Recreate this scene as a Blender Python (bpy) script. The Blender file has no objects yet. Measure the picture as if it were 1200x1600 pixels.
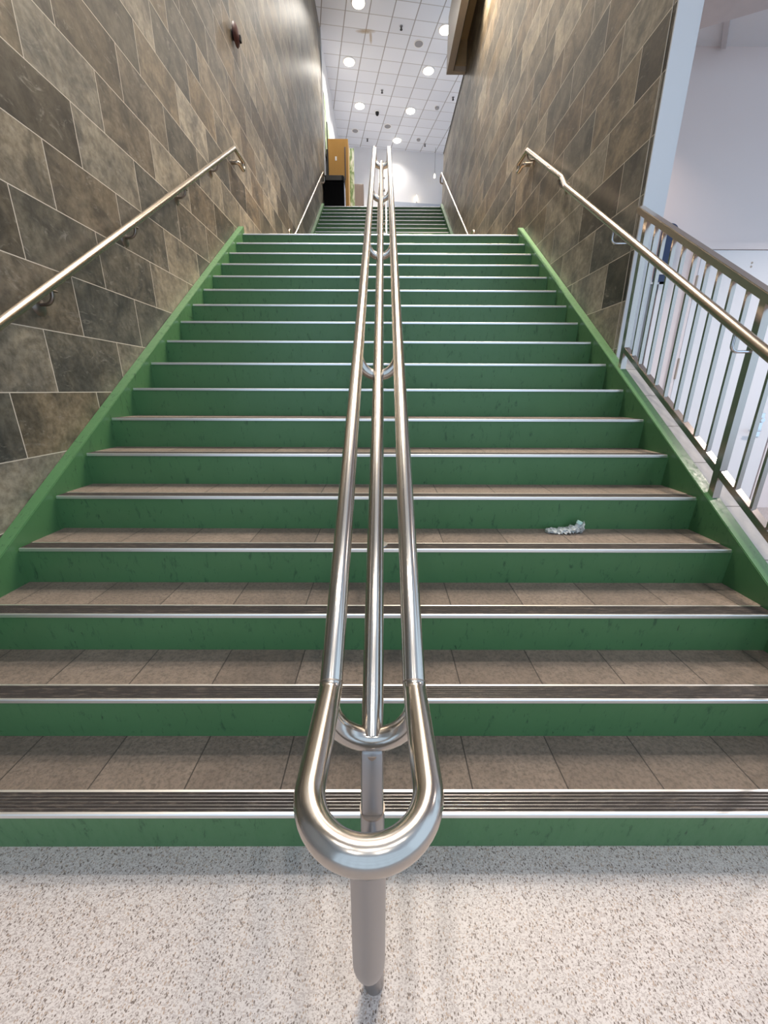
import bpy, bmesh, math, random
from mathutils import Vector, Matrix
random.seed(7)
C = bpy.context.scene.collection
SC = bpy.context.scene

# ------------------------------------------------------------------ camera, world, exposure
F_PIX = 594.49
PITCH, YAW, ROLL = 0.30865, 0.00412, 0.00349
CAM = Vector((0.027, 0.0, 1.394))
cy, sy = math.cos(YAW), math.sin(YAW)
fwd = Vector((sy*math.cos(PITCH), cy*math.cos(PITCH), -math.sin(PITCH)))
right = Vector((cy, -sy, 0.0)); up = right.cross(fwd)
r2 = math.cos(ROLL)*right + math.sin(ROLL)*up
u2 = -math.sin(ROLL)*right + math.cos(ROLL)*up
cam = bpy.data.cameras.new('camera'); camo = bpy.data.objects.new('camera', cam); C.objects.link(camo)
camo.matrix_world = Matrix(((r2.x, u2.x, -fwd.x, CAM.x), (r2.y, u2.y, -fwd.y, CAM.y), (r2.z, u2.z, -fwd.z, CAM.z), (0, 0, 0, 1)))
cam.sensor_fit = 'HORIZONTAL'; cam.sensor_width = 36.0; cam.lens = F_PIX/1200*36.0
cam.clip_start = 0.02; cam.clip_end = 200
SC.camera = camo

W = bpy.data.worlds.new('world'); SC.world = W; W.use_nodes = True
W.node_tree.nodes['Background'].inputs[0].default_value = (0.60, 0.79, 1.0, 1)
W.node_tree.nodes['Background'].inputs[1].default_value = 1.2
SC.view_settings.view_transform = 'Standard'; SC.view_settings.look = 'None'
SC.view_settings.gamma = 1.0; SC.view_settings.use_curve_mapping = False
SC.view_settings.exposure = 0.32
LAMP_W = 85.0          # hall downlights above the lower flight
COVE_W = 330.0          # linear lamp in the beam slot
LAMP_COL = (1.0, 0.93, 0.84)
COVE_COL = (1.0, 0.82, 0.61)
SC.cycles.max_bounces = 8; SC.cycles.diffuse_bounces = 5; SC.cycles.glossy_bounces = 4
SC.cycles.caustics_reflective = False; SC.cycles.caustics_refractive = False
SC.cycles.sample_clamp_indirect = 6.0

# ------------------------------------------------------------------ measured layout (metres; X right, Y up the stairs, Z up)
RISE, GO = 0.178, 0.26724
Y1, Z1 = 0.8262, 0.159            # first nosing: front edge, tread level
HW = 1.654                        # half width of the steps
CURB_IN, CURB_OUT = 1.664, 1.728
WALL = 1.733
NSTEP = 18
LAND_Z = Z1 + 17*RISE             # 3.185
Y1B, Z1B = 8.4146, LAND_Z + RISE  # upper flight
TOP_Z = Z1B + 17*RISE             # 6.389
CEIL = 10.9
K = RISE/GO
X0 = 0.008
def nz(y): return Z1 + (y - Y1)*K
def nz2(y): return Z1B + (y - Y1B)*K

# ------------------------------------------------------------------ node helper
class N:
    def __init__(s, name):
        s.m = bpy.data.materials.new(name); s.m.use_nodes = True
        s.t = s.m.node_tree; s.n = s.t.nodes; s.l = s.t.links
        s.b = s.n['Principled BSDF']
    def new(s, kind, **kw):
        x = s.n.new('ShaderNode'+kind)
        for k, v in kw.items(): setattr(x, k, v)
        return x
    def put(s, sock, v):
        if isinstance(v, bpy.types.NodeSocket): s.l.new(v, sock)
        elif v is not None: sock.default_value = v
    def math(s, op, a, b=None, c=None):
        x = s.new('Math', operation=op); s.put(x.inputs[0], a)
        if b is not None: s.put(x.inputs[1], b)
        if c is not None: s.put(x.inputs[2], c)
        return x.outputs[0]
    def pos(s):
        g = s.new('NewGeometry'); x = s.new('SeparateXYZ'); s.l.new(g.outputs['Position'], x.inputs[0])
        return g.outputs['Position'], x.outputs[0], x.outputs[1], x.outputs[2]
    def comb(s, a, b, c=0.0):
        x = s.new('CombineXYZ'); s.put(x.inputs[0], a); s.put(x.inputs[1], b); s.put(x.inputs[2], c); return x.outputs[0]
    def mapp(s, vec, scale=(1, 1, 1), rot=(0, 0, 0)):
        x = s.new('Mapping'); s.l.new(vec, x.inputs[0]); x.inputs['Scale'].default_value = scale; x.inputs['Rotation'].default_value = rot
        return x.outputs[0]
    def noise(s, vec, scale, detail=4.0, rough=0.55, dist=0.0):
        x = s.new('TexNoise'); s.put(x.inputs['Vector'], vec); x.inputs['Scale'].default_value = scale
        x.inputs['Detail'].default_value = detail; x.inputs['Roughness'].default_value = rough; x.inputs['Distortion'].default_value = dist
        return x.outputs['Fac']
    def ramp(s, fac, stops, interp='LINEAR'):
        x = s.new('ValToRGB'); s.put(x.inputs[0], fac); e = x.color_ramp.elements; x.color_ramp.interpolation = interp
        while len(e) < len(stops): e.new(0.5)
        for i, (p, c) in enumerate(stops):
            e[i].position = p; e[i].color = (c, c, c, 1) if isinstance(c, (int, float)) else (*c, 1)
        return x.outputs[0]
    def mix(s, fac, a, b, mode='MIX'):
        x = s.new('Mix', data_type='RGBA', blend_type=mode)
        s.put(x.inputs[0], fac)
        for k, v in ((6, a), (7, b)):
            s.put(x.inputs[k], (*v, 1) if isinstance(v, tuple) and len(v) == 3 else v)
        return x.outputs[2]
    def bump(s, h, strength=0.3, dist=0.004):
        x = s.new('Bump'); x.inputs['Strength'].default_value = strength; x.inputs['Distance'].default_value = dist
        s.put(x.inputs['Height'], h); s.l.new(x.outputs[0], s.b.inputs['Normal'])
    def set(s, col=None, rough=None, metal=None, **kw):
        if col is not None: s.put(s.b.inputs['Base Color'], (*col, 1) if isinstance(col, tuple) else col)
        if rough is not None: s.put(s.b.inputs['Roughness'], rough)
        if metal is not None: s.put(s.b.inputs['Metallic'], metal)
        for k, v in kw.items(): s.put(s.b.inputs[k.replace('_', ' ')], v)
        return s.m

def plain(name, col, rough=0.5, metal=0.0, var=0.08, scale=12.0):
    q = N(name); p, x, y, z = q.pos()
    n = q.noise(p, scale, 4)
    c = q.mix(n, tuple(v*(1-var) for v in col), tuple(min(1, v*(1+var)) for v in col))
    return q.set(c, rough, metal)

# ------------------------------------------------------------------ materials
def m_walltile():
    q = N('slate_wall_tile'); p, x, y, z = q.pos()
    PH, PW = 0.3115, 0.57
    v = q.math('DIVIDE', q.math('SUBTRACT', z, 1.0685), PH)
    row = q.math('FLOOR', v)
    half = q.math('MULTIPLY', q.math('FLOORED_MODULO', row, 2.0), 0.5)
    u = q.math('ADD', q.math('DIVIDE', q.math('SUBTRACT', y, 2.455), PW), half)
    col = q.math('FLOOR', u)
    fu, fv = q.math('FRACT', u), q.math('FRACT', v)
    eu = q.math('MULTIPLY', q.math('MINIMUM', fu, q.math('SUBTRACT', 1.0, fu)), PW)
    ev = q.math('MULTIPLY', q.math('MINIMUM', fv, q.math('SUBTRACT', 1.0, fv)), PH)
    e = q.math('MINIMUM', eu, ev)
    grout = q.math('LESS_THAN', e, 0.0024)
    wn = q.new('TexWhiteNoise', noise_dimensions='3D'); q.l.new(q.comb(col, row, q.math('ROUND', x)), wn.inputs['Vector'])
    rnd = wn.outputs['Value']
    off = q.comb(q.math('MULTIPLY', rnd, 17.0), q.math('MULTIPLY', rnd, 9.0), q.math('MULTIPLY', rnd, 31.0))
    ad = q.new('VectorMath', operation='ADD'); q.l.new(p, ad.inputs[0]); q.l.new(off, ad.inputs[1]); pv = ad.outputs[0]
    tone = q.ramp(rnd, [(0.0, (0.080, 0.070, 0.058)), (0.18, (0.225, 0.185, 0.143)), (0.36, (0.165, 0.160, 0.148)), (0.52, (0.120, 0.108, 0.090)),
                        (0.68, (0.330, 0.305, 0.265)), (0.84, (0.235, 0.190, 0.138)), (1.0, (0.420, 0.395, 0.355))])
    tone = q.mix(1.0, tone, (0.80, 0.815, 0.79), 'MULTIPLY')
    big = q.noise(pv, 4.2, 6, 0.62, 0.6)
    fine = q.noise(pv, 26.0, 8, 0.68)
    c = q.mix(q.ramp(big, [(0.38, 0.0), (0.62, 1.0)]), q.mix(1.0, tone, (0.56, 0.56, 0.57), 'MULTIPLY'), q.mix(1.0, tone, (1.36, 1.29, 1.19), 'MULTIPLY'))
    c = q.mix(q.ramp(fine, [(0.38, 0.0), (0.60, 1.0)]), q.mix(1.0, c, (0.62, 0.60, 0.58), 'MULTIPLY'), c)
    veins = q.noise(q.mapp(pv, (1, 1.0, 2.2)), 7.0, 9, 0.75, 1.4)
    c = q.mix(q.ramp(veins, [(0.56, 0.0), (0.70, 0.55)]), c, (0.38, 0.35, 0.30))
    c = q.mix(grout, c, (0.62, 0.55, 0.46))
    hgt = q.math('SUBTRACT', q.math('MULTIPLY', fine, 0.5), q.math('MULTIPLY', grout, 1.2))
    q.bump(hgt, 0.28, 0.004)
    return q.set(c, q.ramp(fine, [(0.2, 0.34), (0.8, 0.52)]))

def m_floor():
    q = N('speckled_floor'); p, x, y, z = q.pos()
    w = q.noise(p, 40.0, 2); 
    def vor(scale, vec):
        t = q.new('TexVoronoi'); t.inputs['Scale'].default_value = scale; q.l.new(vec, t.inputs['Vector']); return t
    st = q.mapp(p, (1.0, 0.72, 1.0), (0, 0, 0.5))
    a = vor(250.0, st); sa = q.new('SeparateColor'); q.l.new(a.outputs['Color'], sa.inputs[0])
    b = vor(400.0, q.mapp(p, (0.7, 1.0, 1.0), (0, 0, 0.9))); sb = q.new('SeparateColor'); q.l.new(b.outputs['Color'], sb.inputs[0])
    base = q.mix(q.noise(p, 3.0, 3), (0.455, 0.415, 0.405), (0.525, 0.48, 0.47))
    base = q.mix(q.ramp(sb.outputs[1], [(0.55, 0.0), (0.62, 1.0)]), base, (0.36, 0.32, 0.31))
    dark = q.math('MULTIPLY', q.math('LESS_THAN', sa.outputs[0], 0.125), q.math('LESS_THAN', a.outputs['Distance'], 0.52))
    mid = q.math('MULTIPLY', q.math('GREATER_THAN', sa.outputs[0], 0.86), q.math('LESS_THAN', a.outputs['Distance'], 0.5))
    tiny = q.math('MULTIPLY', q.math('LESS_THAN', sb.outputs[0], 0.12), q.math('LESS_THAN', b.outputs['Distance'], 0.5))
    c = q.mix(mid, base, (0.31, 0.235, 0.19)); c = q.mix(tiny, c, (0.22, 0.185, 0.17)); c = q.mix(dark, c, (0.125, 0.095, 0.085))
    q.bump(q.noise(p, 120.0, 3), 0.12, 0.002)
    return q.set(c, 0.48)

def m_tread():
    q = N('brown_tread_tile'); p, x, y, z = q.pos()
    u = q.math('DIVIDE', q.math('SUBTRACT', x, 0.01), 0.3125)
    fu = q.math('FRACT', u); col = q.math('FLOOR', u)
    e = q.math('MULTIPLY', q.math('MINIMUM', fu, q.math('SUBTRACT', 1.0, fu)), 0.3125)
    line = q.math('LESS_THAN', e, 0.0022)
    wn = q.new('TexWhiteNoise', noise_dimensions='3D'); q.l.new(q.comb(col, q.math('FLOOR', q.math('MULTIPLY', z, 6.0))), wn.inputs['Vector'])
    tone = q.mix(wn.outputs['Value'], (0.215, 0.165, 0.130), (0.29, 0.225, 0.178))
    n1 = q.noise(p, 9.0, 6, 0.6); n2 = q.noise(p, 70.0, 6, 0.75)
    c = q.mix(q.ramp(n1, [(0.32, 0.0), (0.68, 1.0)]), q.mix(0.35, tone, (0.105, 0.078, 0.06)), tone)
    c = q.mix(q.ramp(n2, [(0.36, 0.0), (0.56, 1.0)]), q.mix(0.6, c, (0.06, 0.046, 0.038)), c)
    scr = q.noise(q.mapp(p, (60, 8, 1), (0, 0, 0.7)), 2.2, 3)
    c = q.mix(q.ramp(scr, [(0.74, 0.0), (0.78, 0.35)]), c, (0.5, 0.42, 0.35))
    c = q.mix(line, c, (0.05, 0.038, 0.03))
    q.bump(q.math('SUBTRACT', n2, line), 1.0, 0.010)
    return q.set(c, 0.56)

def m_green():
    q = N('green_stair_paint'); p, x, y, z = q.pos()
    c = q.mix(q.noise(p, 5.0, 5, 0.6), (0.060, 0.158, 0.062), (0.086, 0.205, 0.084))
    scuff = q.noise(q.mapp(p, (14, 14, 5)), 2.6, 7, 0.7, 0.4)
    c = q.mix(q.ramp(scuff, [(0.575, 0.0), (0.69, 0.75)]), c, (0.020, 0.062, 0.030))
    marks = q.noise(q.mapp(p, (26, 1, 7), (0, 0.35, 0)), 2.0, 4, 0.6)
    c = q.mix(q.ramp(marks, [(0.69, 0.0), (0.73, 0.8)]), c, (0.010, 0.030, 0.014))
    q.bump(q.noise(p, 30.0, 3), 0.05, 0.003)
    return q.set(c, q.ramp(scuff, [(0.3, 0.27), (0.7, 0.5)]))

def m_steel(name, col, rough, streak=(1, 1, 1)):
    q = N(name); p, x, y, z = q.pos()
    n = q.noise(q.mapp(p, streak), 9.0, 3, 0.5)
    c = q.mix(n, tuple(v*0.94 for v in col), tuple(v*1.05 for v in col))
    return q.set(c, rough, 1.0)

def m_grip():
    q = N('worn_black_grit'); p, x, y, z = q.pos()
    n = q.noise(q.mapp(p, (6, 40, 10)), 3.0, 6, 0.7)
    c = q.mix(q.ramp(n, [(0.52, 0.0), (0.76, 1.0)]), (0.013, 0.009, 0.008), (0.11, 0.085, 0.068))
    q.bump(q.noise(p, 400.0, 2), 0.5, 0.001)
    return q.set(c, 0.8)

def m_ceiling():
    q = N('ceiling_tile_grid'); p, x, y, z = q.pos()
    a1, a2 = math.radians(7.75), math.radians(11.7)
    A = Vector((math.cos(a1), math.sin(a1)))*0.625; B = Vector((-math.sin(a2), math.cos(a2)))*0.4755
    det = A.x*B.y - A.y*B.x
    dx = q.math('SUBTRACT', x, -0.98); dy = q.math('SUBTRACT', y, 13.521)
    u = q.math('SUBTRACT', q.math('MULTIPLY', dx, B.y/det), q.math('MULTIPLY', dy, B.x/det))
    v = q.math('SUBTRACT', q.math('MULTIPLY', dy, A.x/det), q.math('MULTIPLY', dx, A.y/det))
    fu, fv = q.math('FRACT', u), q.math('FRACT', v)
    eu = q.math('MULTIPLY', q.math('MINIMUM', fu, q.math('SUBTRACT', 1.0, fu)), 0.625)
    ev = q.math('MULTIPLY', q.math('MINIMUM', fv, q.math('SUBTRACT', 1.0, fv)), 0.4755)
    lu = q.math('LESS_THAN', eu, 0.014); lv = q.math('LESS_THAN', ev, 0.010)
    wn = q.new('TexWhiteNoise', noise_dimensions='2D'); q.l.new(q.comb(q.math('FLOOR', u), q.math('FLOOR', v)), wn.inputs['Vector'])
    c = q.mix(wn.outputs['Value'], (0.72, 0.755, 0.81), (0.79, 0.825, 0.88))
    c = q.mix(lv, c, (0.48, 0.48, 0.48)); c = q.mix(lu, c, (0.36, 0.36, 0.36))
    # brown water stain beside one tile joint
    sx = q.math('DIVIDE', q.math('SUBTRACT', x, -0.47), 0.34); sy_ = q.math('DIVIDE', q.math('SUBTRACT', y, 14.12), 0.10)
    d = q.math('ADD', q.math('MULTIPLY', sx, sx), q.math('MULTIPLY', sy_, sy_))
    d2x = q.math('DIVIDE', q.math('SUBTRACT', x, -0.335), 0.05); d2y = q.math('DIVIDE', q.math('SUBTRACT', y, 14.30), 0.32)
    d2 = q.math('ADD', q.math('MULTIPLY', d2x, d2x), q.math('MULTIPLY', d2y, d2y))
    s = q.math('ADD', q.math('MINIMUM', d, d2), q.math('MULTIPLY', q.noise(p, 14.0, 4), 0.5))
    c = q.mix(q.ramp(s, [(0.25, 0.75), (1.0, 0.0)]), c, (0.36, 0.26, 0.13))
    return q.set(c, 0.85)

def m_cap():
    q = N('grey_ledge_tile'); p, x, y, z = q.pos()
    fu = q.math('FRACT', q.math('DIVIDE', q.math('SUBTRACT', y, 1.03), 0.26))
    line = q.math('LESS_THAN', fu, 0.018)
    c = q.mix(q.noise(p, 60.0, 4), (0.40, 0.375, 0.36), (0.50, 0.475, 0.46))
    c = q.mix(line, c, (0.12, 0.11, 0.10))
    return q.set(c, 0.5)

def m_wood(name, a, b, scale=(14, 14, 1.2)):
    q = N(name); p, x, y, z = q.pos()
    n = q.noise(q.mapp(p, scale), 2.5, 6, 0.6, 0.8)
    return q.set(q.mix(n, a, b), 0.35)

def m_emit(name, col, strength):
    q = N(name); q.set(col, 0.4); q.put(q.b.inputs['Emission Color'], (*col, 1)); q.put(q.b.inputs['Emission Strength'], strength); return q.m

def m_banner():
    q = N('printed_green_leaves'); p, x, y, z = q.pos()
    n = q.noise(q.mapp(p, (7, 7, 2.2)), 1.6, 3, 0.5, 1.0)
    return q.set(q.ramp(n, [(0.36, (0.75, 0.78, 0.70)), (0.5, (0.36, 0.48, 0.26)), (0.62, (0.10, 0.20, 0.07)), (0.75, (0.55, 0.66, 0.42))]), 0.4)

def m_film():
    q = N('clear_crumpled_plastic'); q.set((0.93, 0.95, 0.94), 0.14)
    q.b.inputs['Transmission Weight'].default_value = 0.42; q.b.inputs['IOR'].default_value = 1.35
    p, x, y, z = q.pos(); q.bump(q.noise(p, 90.0, 3), 0.6, 0.01)
    return q.m

M = dict(
    wall=m_walltile(), floor=m_floor(), tread=m_tread(), green=m_green(), grip=m_grip(), ceil=m_ceiling(), cap=m_cap(), film=m_film(),
    steel=m_steel('brushed_stainless_pipe', (0.60, 0.55, 0.50), 0.18), bend=m_steel('satin_stainless_bend', (0.54, 0.495, 0.45), 0.19),
    satin=m_steel('satin_wall_rail', (0.43, 0.365, 0.30), 0.27),
    dull=m_steel('dull_stainless_post', (0.40, 0.385, 0.385), 0.36), dark=m_steel('dark_bracket_metal', (0.26, 0.22, 0.19), 0.34),
    alu=m_steel('aluminium_nosing', (0.92, 0.91, 0.90), 0.38, (1, 30, 30)), guard=m_steel('guard_steel', (0.52, 0.465, 0.42), 0.26),
    weld=m_steel('weld_bead', (0.34, 0.29, 0.25), 0.42),
    white=plain('white_wall_paint', (0.68, 0.68, 0.70), 0.55, 0, 0.02, 2.0), pink=plain('pale_corridor_paint', (0.80, 0.72, 0.705), 0.38, 0, 0.02, 2.0),
    grey_blue=plain('blue_grey_paint', (0.36, 0.40, 0.47), 0.5), door=plain('white_door_paint', (0.78, 0.775, 0.79), 0.38, 0, 0.015, 3.0),
    grey_door=plain('grey_door_paint', (0.17, 0.175, 0.18), 0.45), black=plain('black_plastic', (0.006, 0.006, 0.007), 0.75), bin_lit_side=plain('bin_side_painted_light', (0.30, 0.34, 0.42), 0.45),
    cap_black=plain('black_coping', (0.012, 0.011, 0.012), 0.5), navy=plain('navy_paint', (0.016, 0.035, 0.10), 0.45), paper=plain('white_paper', (0.8, 0.8, 0.8), 0.6),
    red=plain('dark_red_enamel', (0.045, 0.005, 0.005), 0.5), hinge=plain('beige_hinge', (0.42, 0.36, 0.30), 0.4), chrome=m_steel('chrome_lock', (0.70, 0.72, 0.76), 0.15),
    oak=m_wood('honey_oak_veneer', (0.40, 0.215, 0.055), (0.47, 0.26, 0.075)), bin_black=plain('bin_black_plastic', (0.004, 0.004, 0.005), 0.8), walnut=m_wood('grey_brown_veneer', (0.115, 0.085, 0.072), (0.185, 0.145, 0.125), (30, 30, 1.0)),
    beam=plain('taupe_beam_paint', (0.52, 0.47, 0.41), 0.4), gold=plain('ochre_recess_paint', (0.55, 0.44, 0.27), 0.4), banner=m_banner(),
    lamp=m_emit('lamp_diffuser', (1.0, 0.93, 0.80), 9.0), ring=plain('white_trim_ring', (0.85, 0.84, 0.82), 0.3), flame=m_emit('warm_lamp_and_reflection', (1.0, 0.85, 0.6), 6.0),
    grille=plain('grey_speaker_grille', (0.30, 0.30, 0.31), 0.6), cord=plain('dark_cord', (0.15, 0.15, 0.15), 0.6), soffit=plain('pinkish_soffit', (0.50, 0.46, 0.46), 0.6),
    cyan=plain('pale_green_cap', (0.55, 0.78, 0.72), 0.35), slate=plain('underside_concrete', (0.35, 0.34, 0.33), 0.8), lobby=plain('lobby_wall_paint', (0.42, 0.40, 0.38), 0.7),
    facade=plain('dark_facade_frame', (0.05, 0.05, 0.055), 0.5), dirt=plain('dark_grime_gap', (0.03, 0.025, 0.02), 0.8))

M['bin_black'].node_tree.nodes['Principled BSDF'].inputs['Specular IOR Level'].default_value = 0.12

# ------------------------------------------------------------------ mesh helpers
def link(name, bm, mat, parent=None, smooth=False, loc=None):
    me = bpy.data.meshes.new(name)
    base = Vector((0, 0, 0))
    if parent is not None:
        q = parent
        while q is not None: base += q.location; q = q.parent
    if loc is not None: base = Vector(loc)
    if base.length: bmesh.ops.translate(bm, verts=bm.verts, vec=-base)
    bmesh.ops.recalc_face_normals(bm, faces=bm.faces)
    if smooth:
        for f in bm.faces: f.smooth = True
    bm.to_mesh(me); bm.free()
    if smooth:
        try: me.set_sharp_from_angle(angle=math.radians(40))
        except Exception: pass
    o = bpy.data.objects.new(name, me); C.objects.link(o)
    for m in (mat if isinstance(mat, (list, tuple)) else [mat]): me.materials.append(m)
    if parent is not None: o.parent = parent
    elif loc is not None: o.location = base
    return o
def box(bm, a, b, mat=0):
    vs = [bm.verts.new((x, y, z)) for x in (a[0], b[0]) for y in (a[1], b[1]) for z in (a[2], b[2])]
    for f in ((0, 1, 3, 2), (4, 6, 7, 5), (0, 4, 5, 1), (2, 3, 7, 6), (0, 2, 6, 4), (1, 5, 7, 3)):
        bm.faces.new([vs[i] for i in f]).material_index = mat
    return bm
def bx(a, b, bevel=0.0):
    bm = box(bmesh.new(), a, b)
    if bevel: bmesh.ops.bevel(bm, geom=list(bm.edges), offset=bevel, segments=2, affect='EDGES', profile=0.5)
    return bm
def prism(bm, prof, axis, a, b):
    """extrude a closed 2D profile; axis 'x': profile (y,z); 'y': (x,z); 'z': (x,y)"""
    def P(p, t): return (t, p[0], p[1]) if axis == 'x' else (p[0], t, p[1]) if axis == 'y' else (p[0], p[1], t)
    A = [bm.verts.new(P(p, a)) for p in prof]; B = [bm.verts.new(P(p, b)) for p in prof]
    n = len(prof)
    bm.faces.new(A); bm.faces.new(B[::-1])
    for i in range(n): bm.faces.new((A[i], A[(i+1) % n], B[(i+1) % n], B[i]))
    return bm
def fillet(pts, r, n=8):
    pts = [Vector(p) for p in pts]; out = [pts[0]]
    for i in range(1, len(pts)-1):
        p, a, b = pts[i], pts[i-1], pts[i+1]
        rr = r[i-1] if isinstance(r, (list, tuple)) else r
        d1, d2 = (a-p).normalized(), (b-p).normalized()
        ang = d1.angle(d2)
        if rr <= 0 or ang > math.pi-0.01: out.append(p); continue
        t = min(rr/math.tan(ang/2), (a-p).length*0.98, (b-p).length*0.98); R = t*math.tan(ang/2)
        c = p + (d1+d2).normalized()*(R/math.sin(ang/2))
        s, e = p+d1*t-c, p+d2*t-c
        ax = s.cross(e); tot = s.angle(e)
        if ax.length < 1e-9: out.append(p); continue
        ax.normalize()
        for k in range(n+1): out.append(c + Matrix.Rotation(tot*k/n, 3, ax) @ s)
    out.append(pts[-1]); return out
def tube(bm, pts, r, seg=20, cap=True):
    pts = [Vector(p) for p in pts]
    q = [pts[0]]
    for p in pts[1:]:
        if (p-q[-1]).length > 1e-5: q.append(p)
    pts = q; rings = []
    tan = [(pts[min(i+1, len(pts)-1)]-pts[max(i-1, 0)]).normalized() for i in range(len(pts))]
    nrm = tan[0].orthogonal().normalized()
    for i, p in enumerate(pts):
        t = tan[i]; nrm = (nrm - t*nrm.dot(t)).normalized(); bi = t.cross(nrm)
        k = 1.0
        if 0 < i < len(pts)-1:
            h = (pts[i]-pts[i-1]).normalized().dot(t); k = 1.0/max(0.7, h)
        rings.append([bm.verts.new(p + (nrm*math.cos(2*math.pi*j/seg) + bi*math.sin(2*math.pi*j/seg))*r*(1 if k < 1.001 else k)) for j in range(seg)])
    for A, B in zip(rings, rings[1:]):
        for j in range(seg): bm.faces.new((A[j], A[(j+1) % seg], B[(j+1) % seg], B[j]))
    if cap: bm.faces.new(rings[0][::-1]); bm.faces.new(rings[-1])
    return bm
def lathe(bm, prof, origin, axis=(0, 0, 1), seg=24):
    """prof: list of (radius, height) along the axis from origin"""
    ax = Vector(axis).normalized(); u = ax.orthogonal().normalized(); v = ax.cross(u); o = Vector(origin); rings = []
    for r, h in prof:
        if r < 1e-6: rings.append([bm.verts.new(o+ax*h)]); continue
        rings.append([bm.verts.new(o+ax*h+(u*math.cos(2*math.pi*j/seg)+v*math.sin(2*math.pi*j/seg))*r) for j in range(seg)])
    for A, B in zip(rings, rings[1:]):
        for j in range(seg):
            k = (j+1) % seg
            if len(A) == 1 and len(B) == 1: continue
            if len(A) == 1: bm.faces.new((A[0], B[k], B[j]))
            elif len(B) == 1: bm.faces.new((A[j], A[k], B[0]))
            else: bm.faces.new((A[j], A[k], B[k], B[j]))
    return bm
def thing(name, label, cat, loc, group=None):
    o = bpy.data.objects.new(name, None); C.objects.link(o); o.location = loc; o.empty_display_size = 0.1
    return tag(o, label, cat, group)
def tag(o, label, cat, group=None):
    o['label'] = label; o['category'] = cat
    if group: o['group'] = group
    return o
def struct(name, bm, mat, parent=None, smooth=False):
    o = link(name, bm, mat, parent, smooth)
    if parent is None: o['kind'] = 'structure'
    return o

# ------------------------------------------------------------------ the shell
struct('floor', bx((-6, -7, -0.12), (9, 5.0, 0.0)), M['floor'])
struct('floor.001', bx((-WALL, Y1+17*GO+0.08, LAND_Z-0.2), (WALL, Y1B+0.012, LAND_Z)), M['tread'])
struct('floor.002', bx((-WALL, Y1B+17*GO+0.08, TOP_Z-0.3), (8, 21.5, TOP_Z)), M['floor'])
def wall_poly(profile, x0, x1): return prism(bmesh.new(), profile, 'x', x0, x1)
struct('wall_left', wall_poly([(0.35, 0), (14.0, 0), (14.0, CEIL), (0.35, CEIL)], -WALL-0.2, -WALL), M['wall'])
struct('wall_left.001', bx((-WALL-0.2, 14.0, TOP_Z), (-WALL-0.012, 20.0, CEIL)), M['white'])
struct('wall_right', wall_poly([(3.0, 0), (13.3, 0), (13.3, 7.765), (10.39, 7.765), (10.39, CEIL), (3.0, CEIL)], WALL, WALL+0.145), M['wall'])
struct('trim_1', bx((WALL-0.012, 10.39, 7.765), (WALL+0.16, 13.315, 7.80)), M['cap_black'])
struct('trim_2', bx((WALL+0.001, 2.988, 0.0), (WALL+0.149, 3.0, CEIL)), M['white'])
struct('trim_3', bx((WALL-0.004, 3.034, 1.55), (WALL, 3.0375, CEIL)), plain('pale_grout', (0.58, 0.51, 0.42), 0.7))
# wall under the guard railing, its sloping tiled ledge
ylo, yhi = 0.62, 3.0
struct('wall_right.001', prism(bmesh.new(), [(ylo, 0), (yhi, 0), (yhi, nz(yhi)+0.0), (ylo, max(0.02, nz(ylo)+0.0))], 'x', WALL+0.01, WALL+0.10), M['white'])
struct('trim_4', prism(bmesh.new(), [(ylo, nz(ylo)+0.004), (yhi-0.012, nz(yhi-0.012)+0.004), (yhi-0.012, nz(yhi-0.012)+0.034), (ylo, nz(ylo)+0.034)], 'x', WALL+0.008, WALL+0.125), M['cap'])
# hall ceiling, far wall
struct('ceiling', bx((-6.2, -7.2, CEIL), (9, 21.5, CEIL+0.15)), M['ceil'])
a7 = math.radians(7.0)
bmw = bmesh.new(); d7 = Vector((math.cos(a7), math.sin(a7))); n7 = Vector((-math.sin(a7), math.cos(a7))); o7 = Vector((-1.69, 19.3))
def slab7(bm, s0, s1, t0, t1, z0, z1):
    q = [o7+d7*s+n7*t for s, t in ((s0, t0), (s1, t0), (s1, t1), (s0, t1))]
    return prism(bm, [(p.x, p.y) for p in q], 'z', z0, z1)
struct('wall_back', slab7(bmw, -0.6, 10.5, 0, 0.2, TOP_Z, CEIL), M['white'])
struct('trim_5', slab7(bmesh.new(), 1.9, 10.0, -0.04, 0, TOP_Z, 9.10), M['grey_blue'])
struct('wall_hall', bx((8.0, 4.6, 0), (8.2, 21.5, TOP_Z+0.3)), M['white'])
fr = bmesh.new()
for i in range(12): box(fr, (8.0, 4.7+1.5*i, TOP_Z+0.3), (8.1, 4.78+1.5*i, CEIL))
for z in (TOP_Z+0.3, 8.8, CEIL-0.1): box(fr, (8.0, 4.7, z), (8.1, 21.5, z+0.1))
struct('added_hall_glazing', fr, M['facade'])  # unseen glazing, added so blue sky light brightens the hall ceiling
struct('trim_6', bx((-WALL-0.012, 14.0, TOP_Z), (-WALL+0.03, 14.05, CEIL)), M['white'])
# overhead beam with a slot along the right wall
be = bmesh.new()
box(be, (1.345, 4.2, 7.715), (1.475, 10.39, 8.61)); box(be, (1.475, 10.30, 7.715), (WALL, 10.39, 8.61)); box(be, (1.475, 4.2, 8.25), (WALL, 10.30, 8.61))
struct('trim_7', be, M['beam'])
struct('trim_8', bx((1.475, 4.2, 7.725), (1.488, 10.299, 8.25)), M['cap_black'])
struct('trim_9', box(bx((1.49, 8.75, 8.20), (WALL-0.001, 10.299, 8.25)), (1.49, 10.27, 7.80), (WALL-0.001, 10.299, 8.20)), M['gold'])
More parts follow.
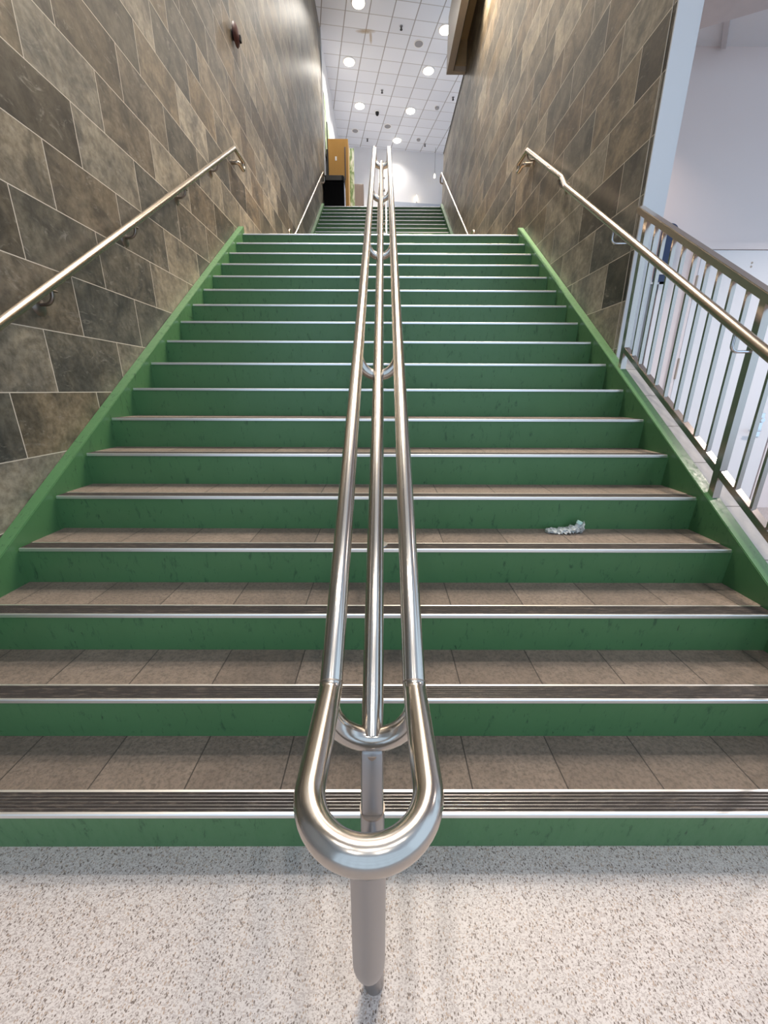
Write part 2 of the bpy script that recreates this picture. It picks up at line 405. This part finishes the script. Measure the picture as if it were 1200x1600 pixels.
# corridor to the right: back wall, ceiling, soffit
struct('wall_corridor', bx((WALL+0.145, 4.6, 0), (8.2, 4.8, CEIL)), M['pink'])
struct('ceiling.001', bx((WALL+0.16, 1.2, 4.405), (8.0, 4.6, 4.55)), M['white'])
sof = prism(bmesh.new(), [(WALL+0.17, 4.395), (2.586, 4.13), (4.9, 3.09), (4.9, 1.2), (WALL+0.17, 1.2)], 'z', 4.2, 4.405)
struct('ceiling.002', sof, M['soffit'])
struct('trim_10', prism(bmesh.new(), [(2.72, 4.07), (2.76, 4.05), (3.144, 4.575), (3.10, 4.575)], 'z', 4.37, 4.405), M['soffit'])
# lobby shell behind the camera
struct('wall_lobby', bx((-6.2, -7, 0), (-6.0, 0.35, CEIL)), M['lobby'])
struct('wall_lobby.001', bx((-6.2, 0.35, 0), (-WALL-0.2, 0.55, CEIL)), M['lobby'])
fr = bmesh.new()
for i in range(11): box(fr, (-6+1.5*i-0.04, -7.1, 0), (-6+1.5*i+0.04, -7.0, CEIL))
for z in (0.0, 2.4, 4.8, 7.2, 10.75): box(fr, (-6, -7.08, z), (9, -7.02, z+0.1))
struct('window_1', fr, M['facade'])

# ------------------------------------------------------------------ stairs
def curb_bm(side, y0, z0, ya, yb, zbot, dh=0.046):
    """painted curb: plumb top end, follows the pitch"""
    f = lambda y: z0 + (y-y0)*K
    a, b = (CURB_IN, CURB_OUT+0.004) if side > 0 else (-CURB_OUT-0.004, -CURB_IN)
    low = lambda y: max(zbot, f(y)-0.34)
    prof = [(ya, low(ya)), (ya, max(zbot+0.005, f(ya)+dh)), (yb, f(yb)+dh), (yb, f(yb)-0.30)]
    yk = y0 + (zbot-z0+0.34)/K
    if yk > ya: prof.append((yk, zbot))
    bm = prism(bmesh.new(), prof, 'x', a, b)
    bmesh.ops.bevel(bm, geom=[e for e in bm.edges if abs(e.verts[0].co.x-e.verts[1].co.x) < 1e-6], offset=0.003, segments=2, affect='EDGES')
    return bm
def staircase(name, label, y0, z0, zfloor, ystart):
    root = thing(name, label, 'staircase', (0, y0, zfloor))
    for i in range(NSTEP):
        y, z = y0+i*GO, z0+i*RISE
        zb = zfloor if i == 0 else z-RISE
        # sloping riser
        pr = [(y+0.004, z-0.012), (y+0.0122, zb), (y+0.04, zb), (y+0.04, z-0.012)]
        link('riser', prism(bmesh.new(), pr, 'x', -CURB_IN, CURB_IN), M['green'], root)
        yb = y+GO+0.012 if i < NSTEP-1 else y+0.078+0.004
        link('tread', bx((-CURB_IN, y+0.077, z-0.03), (CURB_IN, yb, z)), M['tread'], root)
        # aluminium nosing with six black grit channels
        prof = [(y, z-0.0135), (y, z-0.002), (y+0.002, z+0.0012)]
        gs = []; t = y+0.009
        prof.append((t, z+0.0012))
        for k in range(6):
            prof += [(t, z-0.0015), (t+0.0092, z-0.0015), (t+0.0092, z+0.0012)]
            gs.append((t, t+0.0092)); t += 0.0092
            if k < 5: prof.append((t+0.0010, z+0.0012)); t += 0.0010
        prof += [(y+0.077, z+0.0012), (y+0.077, z-0.012), (y+0.006, z-0.012)]
        no = link('nosing', prism(bmesh.new(), prof, 'x', -HW, HW), M['alu'], root)
        g = bmesh.new()
        for a, b in gs: box(g, (-HW+0.001, a, z-0.0015), (HW-0.001, b, z+0.0017))
        link('grip_strip', g, M['grip'], no)
    yend = y0+17*GO+0.085
    for s in (-1, 1): link('curb', curb_bm(s, y0, z0, ystart, yend, zfloor), M['green'], root)
    return root
staircase('staircase', 'lower flight of green painted steps with brown tile treads and aluminium nosings', Y1, Z1, 0.0, 0.66)
staircase('staircase', 'upper flight of dark green steps beyond the landing at the top', Y1B, Z1B, LAND_Z, Y1B-0.17)

# ------------------------------------------------------------------ central double handrail
RAIL = 0.0230; GAP = 0.083; RH = 0.81
def centre_rail(name, label, y0, z0, zfloor, front, ys, ytop, full):
    f = lambda y: z0+(y-y0)*K
    def tread(y):
        n = math.floor((y-y0)/GO)
        return zfloor if n < 0 else z0+n*RISE
    yp0 = ys[0]
    root = thing(name, label, 'handrail', (X0, yp0, tread(yp0)))
    yk = front+0.294                                       # seam where the pitch starts
    zk = f(yk)+RH; zt = f(ytop)+RH
    for s in (-1, 1):
        link('rail', tube(bmesh.new(), fillet([(X0+s*GAP, yk, zk), (X0+s*GAP, ytop, zt), (X0+s*GAP, ytop+0.32, zt+0.01)], 0.08), RAIL, 24), M['steel'], root, True)
        bmr = tube(bmesh.new(), [(X0+s*GAP, yk-0.0012, zk-0.0006), (X0+s*GAP, yk+0.0012, zk+0.0008)], RAIL+0.0004, 24)
        link('seam', bmr, M['weld'], root, True)
    # horizontal U at the bottom
    zf = zk-0.007; R = GAP+0.005
    arc = fillet([(X0-GAP, yk, zk), (X0-GAP-0.0005, yk-0.0105, zf), (X0-R, front+R, zf)], 0.16, 10)
    for k in range(25):
        a = math.pi + math.pi*k/24
        arc.append((X0+R*math.cos(a), front+R+R*math.sin(a), zf))
    arc += fillet([(X0+R, front+R, zf), (X0+GAP+0.0005, yk-0.0105, zf), (X0+GAP, yk, zk)], 0.16, 10)
    link('end_loop', tube(bmesh.new(), arc, RAIL*1.0, 24), M['bend'], root, True)
    # U at the top
    arc = [(X0-GAP, ytop+0.32, zt+0.01)] + [(X0-GAP*math.cos(math.pi*k/20), ytop+0.32+GAP*math.sin(math.pi*k/20), zt+0.01) for k in range(21)]
    link('end_loop', tube(bmesh.new(), arc, RAIL, 20), M['bend'], root, True)
    # lower middle rail
    dz = RH-GAP
    link('middle_rail', tube(bmesh.new(), [(X0, yp0+0.029, (zf-GAP if full else f(yp0+0.022)+dz)+0.004), (X0, ys[-1]+0.13, f(ys[-1]+0.13)+dz+0.004)], RAIL*0.97, 24), M['steel'], root, True)
    for i, y in enumerate(ys):
        z = f(y)+RH if i or not full else zf
        yu = y if i or not full else y+0.029
        arc = [(X0-GAP*math.cos(math.pi*k/20), yu, z-GAP*math.sin(math.pi*k/20)) for k in range(21)]
        link('saddle', tube(bmesh.new(), arc, RAIL*0.93, 20), M['bend'], root, True)
        zb = tread(y)
        if i == 0 and full:
            link('post', tube(bmesh.new(), [(X0, y, zb), (X0, y, zb+0.60)], RAIL*1.06, 24), M['dull'], root, True)
            sq = bx((X0-0.022, y-0.022, zb+0.598), (X0+0.022, y+0.022, z-GAP-0.004), 0.009)
            za, zb2 = zb+0.598, z-GAP-0.004
            for v in sq.verts: v.co.y += 0.003+0.027*(v.co.z-za)/(zb2-za)
            link('post_sleeve', sq, M['dull'], root, True)
            link('weld', tube(bmesh.new(), [(X0, y, zb+0.597), (X0, y, zb+0.602)], RAIL*1.10, 24), M['weld'], root, True)
            link('weld', tube(bmesh.new(), [(X0, yu, z-GAP-0.026), (X0, yu, z-GAP-0.017)], RAIL*1.1, 24), M['weld'], root, True)
            fy = front+0.004
            dr = fillet([(X0+0.001, fy, zf-0.012), (X0, fy, zb+0.532), (X0, y-0.004, zb+0.532)], 0.075, 12)
            link('return_drop', tube(bmesh.new(), dr, RAIL*1.04, 24), M['dull'], root, True)
        else:
            link('post', tube(bmesh.new(), [(X0, y, zb), (X0, y, z-GAP)], RAIL*0.95, 20), M['steel'], root, True)
            link('post_flange', lathe(bmesh.new(), [(0.0, 0.006), (0.042, 0.006), (0.044, 0.0), (0.0, 0.0)], (X0, y, zb), seg=20), M['dull'], root, True)
    return root
centre_rail('handrail', 'double stainless steel handrail up the middle of the lower flight, looped end nearest the camera', Y1, Z1, 0.0, 0.330, [0.545, 1.68, 2.815, 3.945, 5.06], 5.47, True)
centre_rail('handrail', 'double stainless steel handrail in the middle of the upper flight beyond the landing', Y1B, Z1B, LAND_Z, Y1B-0.49, [Y1B-0.285, Y1B+0.85, Y1B+1.98, Y1B+3.11, Y1B+4.24], Y1B+4.6, False)

# ------------------------------------------------------------------ handrails on the walls
def wall_bracket(root, side, y, z, xr, xw):
    """round rosette on the wall, curved arm up to the underside of the rail"""
    arm = fillet([(xw, y, z-0.085), (xr, y, z-0.085), (xr, y, z-0.012)], 0.045, 8)
    b = link('bracket', tube(bmesh.new(), arm, 0.009, 12), M['dark'], root, True)
    link('rosette', lathe(bmesh.new(), [(0.0, 0.012), (0.012, 0.013), (0.036, 0.008), (0.046, 0.0), (0.0, 0.0)], (xw, y, z-0.095), (-side, 0, 0), 24), M['dark'], b, True)
    link('saddle_plate', bx((xr-0.012, y-0.03, z-0.026), (xr+0.012, y+0.03, z-0.018), 0.003), M['dark'], b)
def wall_rail(name, label, side, pts, rad, brackets, f, rh, xw=WALL):
    base = (side*xw, brackets[0][0], f(brackets[0][0]))
    root = thing(name, label, 'handrail', base)
    link('rail', tube(bmesh.new(), fillet(pts, rad, 8), 0.0212, 24), M['satin'], root, True)
    for y, x in brackets: wall_bracket(root, side, y, f(y)+rh, side*x, side*xw)
    return root
XR = 1.652; RW = 0.832
ye = 5.33
def top_return(side, y, z, x):
    s = side
    return [(s*x, y+0.29, z+0.005), (s*x, y+0.29, z-0.085), (s*x, y+0.10, z-0.085), (s*(WALL-0.002), y+0.10, z-0.085)]
zt = nz(ye)+RW
wall_rail('handrail', 'long wall handrail on dark brackets along the left tiled wall of the lower flight', -1,
    [(-XR, 0.55, nz(0.55)+RW), (-XR, ye, zt)]+top_return(-1, ye, zt, XR), [0.0, 0.03, 0.045, 0.03], [(y, XR) for y in (1.32, 2.18, 3.04, 3.90, 4.75)], nz, RW)
RR = 0.818; xl = 1.602
zt = nz(ye)+RW-0.004
rr = thing('handrail', 'kinked handrail on the right side of the lower flight, passing inside the guard railing', 'handrail', (WALL, 4.27, nz(4.27)))
pts = [(xl, 0.55, nz(0.55)+RR), (xl, 3.98, nz(3.98)+RR), (XR, 4.21, nz(4.21)+RW-0.004), (XR, ye, zt)]+top_return(1, ye, zt, XR)
link('rail', tube(bmesh.new(), fillet(pts, [0.05, 0.05, 0.0, 0.03, 0.045, 0.03], 6), 0.0212, 24), M['satin'], rr, True)
wall_bracket(rr, 1, 4.27, nz(4.27)+RW-0.004, XR, WALL)
wall_bracket(rr, 1, 5.30, nz(5.30)+RW-0.004, XR, WALL)
def loop_bracket(root, y, z, xa, xb):
    arm = fillet([(xa, y+0.02, z-0.012), (xa, y+0.02, z-0.085), (xb, y+0.02, z-0.085)], 0.03, 8)
    link('bracket', tube(bmesh.new(), arm, 0.0068, 12), M['chrome'], root, True)
loop_bracket(rr, 3.04, nz(3.04)+RR, xl, WALL); loop_bracket(rr, 1.84, nz(1.84)+RR, xl, 1.692)
RB = 0.79; ya, yb = Y1B-0.02, 12.95
zb_, zt_ = nz2(ya)+RB, nz2(yb)+RB
for s, lab in ((-1, 'thin pale handrail on the left tiled wall beside the upper flight'), (1, 'thin pale handrail on the right tiled wall beside the upper flight')):
    pts = [(s*(WALL-0.002), ya-0.28, zb_-0.17), (s*XR, ya-0.28, zb_-0.17), (s*XR, ya-0.40, zb_-0.17), (s*XR, ya-0.40, zb_), (s*XR, ya, zb_), (s*XR, yb, zt_), (s*XR, yb+0.2, zt_), (s*XR, yb+0.2, zt_-0.16), (s*(WALL-0.002), yb+0.2, zt_-0.16)]
    wall_rail('handrail', lab, s, pts, [0.03, 0.0, 0.06, 0.08, 0.06, 0.05, 0.05, 0.03], [(y, XR) for y in (8.9, 10.2, 11.5, 12.6)], nz2, RB)

# ------------------------------------------------------------------ guard railing on the right curb
gr = thing('guard_railing', 'steel guard railing with square balusters on the right curb beside the corridor', 'railing', (1.708, 1.86, nz(1.86)+0.046))
def sloped_bar(x0, x1, ya, yb, lo, hi, bev=0.004):
    bm = prism(bmesh.new(), [(ya, nz(ya)+lo), (yb, nz(yb)+lo), (yb, nz(yb)+hi), (ya, nz(ya)+hi)], 'x', x0, x1)
    bmesh.ops.bevel(bm, geom=list(bm.edges), offset=bev, segments=2, affect='EDGES'); return bm
link('top_rail', sloped_bar(1.682, 1.734, 0.86, 2.962, 0.925, 0.966), M['guard'], gr)
posts = [(2.837, 2.872), (1.845, 1.88), (0.865, 0.90)]
for a, b in posts:
    pb = prism(bmesh.new(), [(a, nz(a)+0.036), (b, nz(b)+0.036), (b, nz(b)+0.935), (a, nz(a)+0.935)], 'x', 1.69, 1.726)
    link('post', pb, M['guard'], gr)
ends = [2.985]+[v for p in posts for v in (p[1], p[0])]
for hi, lo in ((2.837, 1.88), (1.845, 0.90)):
    link('bottom_rail', sloped_bar(1.690, 1.727, lo, hi, 0.150, 0.187, 0.002), M['guard'], gr)
bal = [2.758, 2.671, 2.567, 2.471, 2.37, 2.263, 2.173, 2.073, 1.973, 1.756, 1.653, 1.555, 1.455, 1.355, 1.255, 1.155, 1.055, 0.965]
for y in bal:
    link('baluster', prism(bmesh.new(), [(y-0.013, nz(y-0.013)+0.183), (y, nz(y)+0.183), (y, nz(y)+0.93), (y-0.013, nz(y-0.013)+0.93)], 'x', 1.698, 1.719), M['guard'], gr)

# ------------------------------------------------------------------ corridor: doors, sign
yb_ = 4.6
fr = bmesh.new()
for a, b in (((3.27, 0), (3.335, 2.84)), ((4.625, 0), (4.69, 2.84)), ((3.27, 2.80), (4.69, 2.86))): box(fr, (a[0], yb_-0.035, a[1]), (b[0], yb_, b[1]))
d1 = struct('door_1', fr, M['pink'])
dl = link('door_leaf', bx((3.345, yb_-0.028, 0.01), (4.615, yb_-0.002, 2.795), 0.003), M['door'], d1)
for z in (2.45, 1.64, 0.3): link('hinge', tube(bmesh.new(), [(3.34, yb_-0.034, z-0.11), (3.34, yb_-0.034, z+0.11)], 0.013, 12), M['hinge'], dl, True)
lk = link('lock_plate', bx((4.415, yb_-0.038, 0.885), (4.495, yb_-0.028, 1.16), 0.004), M['chrome'], dl)
link('lock_plate.cyl', lathe(bmesh.new(), [(0.0, 0.03), (0.024, 0.028), (0.03, 0.0), (0, 0)], (4.46, yb_-0.038, 1.08), (0, -1, 0), 20), M['chrome'], dl, True).name = 'deadbolt'
link('lever', tube(bmesh.new(), fillet([(4.455, yb_-0.036, 0.965), (4.455, yb_-0.085, 0.965), (4.31, yb_-0.085, 0.965)], 0.02, 6), 0.012, 14), M['chrome'], dl, True)
for z in (2.681, 2.646): link('screw', lathe(bmesh.new(), [(0, 0.004), (0.010, 0.003), (0.011, 0), (0, 0)], (3.887, yb_-0.028, z), (0, -1, 0), 12), M['hinge'], dl, True)
fr = bmesh.new()
for a, b in (((2.08, 0), (2.13, 2.50)), ((2.955, 0), (3.01, 2.50)), ((2.08, 2.48), (3.01, 2.53))): box(fr, (a[0], yb_-0.03, a[1]), (b[0], yb_, b[1]))
d2 = struct('door_2', fr, M['door'])
link('door_leaf', bx((2.135, yb_-0.02, 0.01), (2.95, yb_-0.001, 2.475), 0.003), M['grey_door'], d2)
# navy sign with rounded top, white notice near its foot
sg = thing('wall_sign', 'navy blue wall sign with rounded top beside the white corridor door', 'sign', (2.99, yb_, 2.55))
pr = [(2.875, 2.50), (3.03, 2.50), (3.03, 2.96)] + [(2.9525+0.0775*math.cos(math.pi*k/12), 2.96+0.06*math.sin(math.pi*k/12)) for k in range(1, 12)] + [(2.875, 2.96)]
bm = prism(bmesh.new(), pr, 'y', yb_-0.05, yb_-0.031)
link('sign_board', bm, M['navy'], sg)
link('notice', bx((2.885, yb_-0.055, 2.565), (2.97, yb_-0.05, 2.66)), M['paper'], sg)['label'] = 'small white paper notice'

# ------------------------------------------------------------------ upper hall furniture
bn = thing('waste_bin', 'black waste bin with sloping lid at the top of the upper flight', 'bin', (-1.405, 13.62, TOP_Z))
link('bin_body', bx((-1.70, 13.42, TOP_Z), (-1.115, 13.86, TOP_Z+0.78), 0.015), M['bin_black'], bn)
link('lit_side_face', bx((-1.115, 13.45, TOP_Z+0.04), (-1.108, 13.83, TOP_Z+0.76)), M['bin_lit_side'], bn)  # bluish light on the bin's right face, put in as a grey colour
lid = prism(bmesh.new(), [(13.40, TOP_Z+0.78), (13.88, TOP_Z+0.78), (13.88, TOP_Z+0.98), (13.80, TOP_Z+1.0), (13.55, TOP_Z+0.985), (13.44, TOP_Z+0.93)], 'x', -1.705, -1.11)
bmesh.ops.bevel(lid, geom=list(lid.edges), offset=0.02, segments=2, affect='EDGES')
link('lid', lid, M['bin_black'], bn)
link('flap', prism(bmesh.new(), [(13.398, TOP_Z+0.80), (13.425, TOP_Z+0.92), (13.43, TOP_Z+0.92), (13.405, TOP_Z+0.80)], 'x', -1.64, -1.18), M['cap_black'], bn)
cb = thing('cabinet', 'tall honey oak cabinet behind the black bin', 'cabinet', (-1.33, 14.5, TOP_Z))
link('carcass', bx((-1.635, 14.22, TOP_Z), (-1.035, 14.75, 8.56), 0.004), M['oak'], cb)
link('side_edge', bx((-1.69, 14.205, TOP_Z), (-1.637, 14.75, 8.30)), M['black'], cb)
link('pull_handle', bx((-1.145, 14.20, 7.55), (-1.105, 14.22, 8.36), 0.006), M['walnut'], cb)
link('pale_patch', bx((-1.43, 14.215, 8.03), (-1.38, 14.22, 8.13)), M['paper'], cb)  # small white rectangle on the cabinet front
bp = thing('display_panel', 'narrow upright display panel printed with green leaves beside the oak cabinet', 'display', (-0.985, 14.95, TOP_Z))
link('printed_panel', bx((-1.06, 14.93, TOP_Z+0.06), (-0.905, 14.97, 8.68), 0.004), M['banner'], bp)
link('stand_foot', bx((-1.09, 14.82, TOP_Z), (-0.88, 15.08, TOP_Z+0.06), 0.004), M['alu'], bp)
lk = thing('locker', 'grey brown wood grain locker near the far wall, left of the handrail tops', 'locker', (-0.85, 16.6, TOP_Z))
link('carcass', bx((-1.30, 16.42, TOP_Z), (-0.675, 16.9, 8.39), 0.004), M['walnut'], lk)
link('locker_door', bx((-1.29, 16.405, TOP_Z+0.05), (-0.685, 16.42, 8.37), 0.003), M['walnut'], lk)
for y, z0_, z1_, lab in ((14.25, 8.2, 9.70, 'tall framed green picture on the white left wall, nearest the tiles'), (14.95, 8.2, 9.35, 'smaller framed green picture on the white left wall, farther from the tiles')):
    pc = thing('picture', lab, 'picture', (-WALL, y+0.25, z0_))
    link('frame', bx((-WALL-0.012, y, z0_), (-WALL+0.012, y+0.5, z1_)), M['black'], pc)
    link('print', bx((-WALL+0.012, y+0.035, z0_+0.03), (-WALL+0.015, y+0.465, z1_-0.03)), M['banner'], pc)

# ------------------------------------------------------------------ ceiling lights and small ceiling fittings
def downlight(x, y, label, z=CEIL, w=LAMP_W, r=0.16, col=LAMP_COL, group='recessed downlights in the tiled hall ceiling', spread=120):
    root = thing('ceiling_light', label, 'ceiling light', (x, y, z), group)
    link('trim_ring', lathe(bmesh.new(), [(r+0.03, 0), (r+0.028, -0.012), (r, -0.02), (r-0.012, 0.0)], (x, y, z), seg=32), M['ring'], root, True)
    link('diffuser', lathe(bmesh.new(), [(r-0.01, -0.004), (r*0.92, -0.025), (r*0.66, -0.03), (r*0.60, -0.055), (0.0, -0.06)], (x, y, z), seg=32), M['lamp'], root, True)
    L = bpy.data.lights.new('lamp_light', 'AREA'); L.shape = 'DISK'; L.size = 2*r; L.energy = w; L.color = col; L.spread = math.radians(spread)
    o = bpy.data.objects.new('lamp_light', L); C.objects.link(o); o.parent = root; o.location = (0, 0, -0.075)
    return root
for x, y, lab in ((-0.622, 13.30, 'round lit downlight cut by the top edge of the photo'), (-1.016, 15.14, 'round lit downlight in the left row, second from the top'),
                  (-0.804, 17.02, 'round lit downlight in the left row, third from the top'), (1.734, 14.05, 'round lit downlight half hidden by the overhead beam'),
                  (1.427, 15.46, 'round lit downlight in the right row, just left of the beam end'), (0.994, 17.25, 'round lit downlight in the right row, third from the top'),
                  (0.576, 18.93, 'round lit downlight nearest the far white wall')):
    downlight(x, y, lab, w=LAMP_W*(0.62 if y < 18 else 0.24))
for x, y in ((-0.6, 6.9), (0.75, 6.7), (-0.8, 5.2), (0.65, 5.0)):
    downlight(x, y, 'round recessed downlight in the hall ceiling above the stairs, past the top of the photo', w=LAMP_W*0.85, spread=96)
for x, y in ((-2.6, 0.2), (0.2, -0.6), (3.0, 0.0), (-2.0, -3.5), (2.0, -3.5)):
    downlight(x, y, 'round recessed downlight in the ceiling above the entrance lobby', w=LAMP_W*0.45)
downlight(2.2, 4.1, 'recessed downlight in the low corridor ceiling behind the white wall end', z=4.2, w=9, r=0.07, col=(1, 0.78, 0.66), group='corridor downlights')
downlight(4.6, 2.6, 'recessed downlight in the low corridor ceiling, right of the photo', z=4.2, w=52, r=0.07, col=(1, 0.86, 0.80), group='corridor downlights')

cv = thing('linear_lamp', 'long linear lamp inside the slot of the overhead beam on the right wall', 'lamp', (1.62, 6.5, 8.25))
link('housing', bx((1.56, 4.3, 7.87), (1.68, 8.6, 8.249), 0.004), M['ring'], cv)
link('diffuser', bx((1.57, 4.32, 7.86), (1.67, 8.58, 7.87)), M['lamp'], cv)
L = bpy.data.lights.new('lamp_light', 'AREA'); L.shape = 'RECTANGLE'; L.size = 0.10; L.size_y = 4.2; L.energy = COVE_W; L.color = COVE_COL; L.spread = math.radians(112)
lo = bpy.data.objects.new('lamp_light', L); C.objects.link(lo); lo.parent = cv; lo.location = (0, -0.05, -0.40)

def sprinkler(x, y, label, z=CEIL):
    root = thing('sprinkler', label, 'sprinkler', (x, y, z), 'sprinkler heads')
    link('escutcheon', lathe(bmesh.new(), [(0.045, 0), (0.04, -0.012), (0, -0.012)], (x, y, z), seg=16), M['grille'], root, True)
    link('head', lathe(bmesh.new(), [(0.016, -0.01), (0.016, -0.06), (0.035, -0.065), (0.035, -0.075), (0, -0.08)], (x, y, z), seg=16), M['cap_black'], root, True)
for x, y, lab in ((0.511, 13.96, 'small dark sprinkler head in the ceiling, nearest the top edge'), (-0.019, 16.29, 'small dark sprinkler head midway along the ceiling'),
                  (-0.607, 18.86, 'small dark sprinkler head above the left end of the far wall'), (2.395, 16.59, 'small dark sprinkler head close to the black wall coping'),
                  (1.71, 19.17, 'small dark sprinkler head above the right end of the far wall')):
    sprinkler(x, y, lab)
cm = thing('camera_dome', 'black dome camera on a white base between the two light rows', 'security camera', (-0.194, 17.3, CEIL))
link('mount', bx((-0.27, 17.22, CEIL-0.03), (-0.12, 17.38, CEIL), 0.006), M['ring'], cm)
link('dome', lathe(bmesh.new(), [(0.065, -0.03), (0.062, -0.07), (0.045, -0.11), (0, -0.13)], (-0.194, 17.3, CEIL), seg=20), M['black'], cm, True)
for x, y, r, lab in ((1.04, 14.5, 0.14, 'round grey ceiling loudspeaker nearest the overhead beam'), (0.188, 18.09, 0.14, 'round grey ceiling loudspeaker above the handrail tops'),
                     (-1.054, 18.36, 0.13, 'faint round ceiling loudspeaker above the oak cabinet')):
    o = thing('ceiling_speaker', lab, 'loudspeaker', (x, y, CEIL), 'ceiling loudspeakers')
    link('rim', lathe(bmesh.new(), [(r, 0), (r, -0.01), (r-0.02, -0.014), (r-0.025, 0)], (x, y, CEIL), seg=28), M['ring'], o, True)
    link('grille', lathe(bmesh.new(), [(r-0.02, -0.010), (0, -0.016)], (x, y, CEIL), seg=28), M['grille'], o, True)
for x, y, lab in ((1.914, 17.05, 'grey smoke detector in the middle of the ceiling beside the right wall'), (1.422, 18.84, 'grey smoke detector near the far wall, right of the last downlight')):
    o = thing('smoke_detector', lab, 'smoke detector', (x, y, CEIL), 'smoke detectors')
    link('base', lathe(bmesh.new(), [(0.085, 0), (0.085, -0.02), (0, -0.02)], (x, y, CEIL), seg=24), M['ring'], o, True)
    link('sensor', lathe(bmesh.new(), [(0.075, -0.02), (0.068, -0.055), (0.03, -0.07), (0, -0.07)], (x, y, CEIL), seg=24), M['grille'], o, True)
pd = thing('pendant_lamp', 'tiny glowing pendant lamp on a cord before the far wall', 'lamp', (2.17, 19.4, CEIL))
link('cord', tube(bmesh.new(), [(2.17, 19.4, CEIL), (2.17, 19.4, 10.05)], 0.006, 8), M['cord'], pd)
link('glow_drop', lathe(bmesh.new(), [(0.012, 0.10), (0.03, 0.05), (0.038, 0.0), (0.025, -0.04), (0, -0.05)], (2.17, 19.4, 9.92), seg=16), M['flame'], pd, True)
wl = thing('wall_reflection_glow', 'tiny flame shaped glow imitating a lamp reflection low on the far wall', 'lamp', (1.455, 19.62, 9.2))
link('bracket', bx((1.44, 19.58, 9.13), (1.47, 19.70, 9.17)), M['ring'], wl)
link('glow_drop', lathe(bmesh.new(), [(0.0, 0.20), (0.02, 0.14), (0.045, 0.05), (0.042, 0.0), (0, -0.02)], (1.455, 19.58, 9.17), seg=16), M['flame'], wl, True)  # emissive drop stands in for a lamp reflection, no fitting there

# ------------------------------------------------------------------ fire alarm on the left wall
al = thing('fire_alarm', 'dark red round alarm high on the left tiled wall', 'alarm', (-WALL, 5.92, 5.34))
link('back_box', lathe(bmesh.new(), [(0.045, 0), (0.045, 0.03), (0, 0.03)], (-WALL, 5.92, 5.34), (1, 0, 0), 20), M['black'], al, True)
link('gong', lathe(bmesh.new(), [(0.100, 0.028), (0.104, 0.034), (0.095, 0.050), (0.06, 0.066), (0, 0.072)], (-WALL, 5.92, 5.34), (1, 0, 0), 36), M['red'], al, True)
link('clapper_box', bx((-WALL+0.055, 5.94, 5.30), (-WALL+0.085, 5.985, 5.36), 0.008), M['black'], al)

# ------------------------------------------------------------------ crushed bottle on the fourth step
bt = thing('plastic_bottle', 'crushed clear plastic bottle lying against the green riser', 'bottle', (0.98, 1.87, Z1+3*RISE))
bm = bmesh.new(); rnd = random.Random(3)
zt4 = Z1+3*RISE; nU, nV = 34, 14; rows = []
for i in range(nU):
    t = i/(nU-1); xx = 0.880+0.190*t
    w = 0.030*(0.55+0.45*math.sin(math.pi*min(1, t*1.15))) + 0.004; hgt = 0.007+0.017*t**3+0.004*abs(math.sin(11*t))
    ring = []
    for j in range(nV):
        a = 2*math.pi*j/nV; k = 1+rnd.uniform(-0.5, 0.45)
        ring.append(bm.verts.new((xx+rnd.uniform(-.003, .003), 1.856+w*math.cos(a)*k, max(zt4+0.0008, zt4+hgt+hgt*math.sin(a)*k))))
    rows.append(ring)
for A, B in zip(rows, rows[1:]):
    for j in range(nV): bm.faces.new((A[j], A[(j+1) % nV], B[(j+1) % nV], B[j]))
bm.faces.new(rows[0][::-1]); bm.faces.new(rows[-1])
link('bottle_body', bm, M['film'], bt)
link('neck', tube(bmesh.new(), [(1.030, 1.856, zt4+0.024), (1.044, 1.856, zt4+0.050)], 0.011, 14), M['film'], bt, True)
link('bottle_cap', tube(bmesh.new(), [(1.043, 1.856, zt4+0.048), (1.049, 1.856, zt4+0.062)], 0.0145, 18), M['cyan'], bt, True)
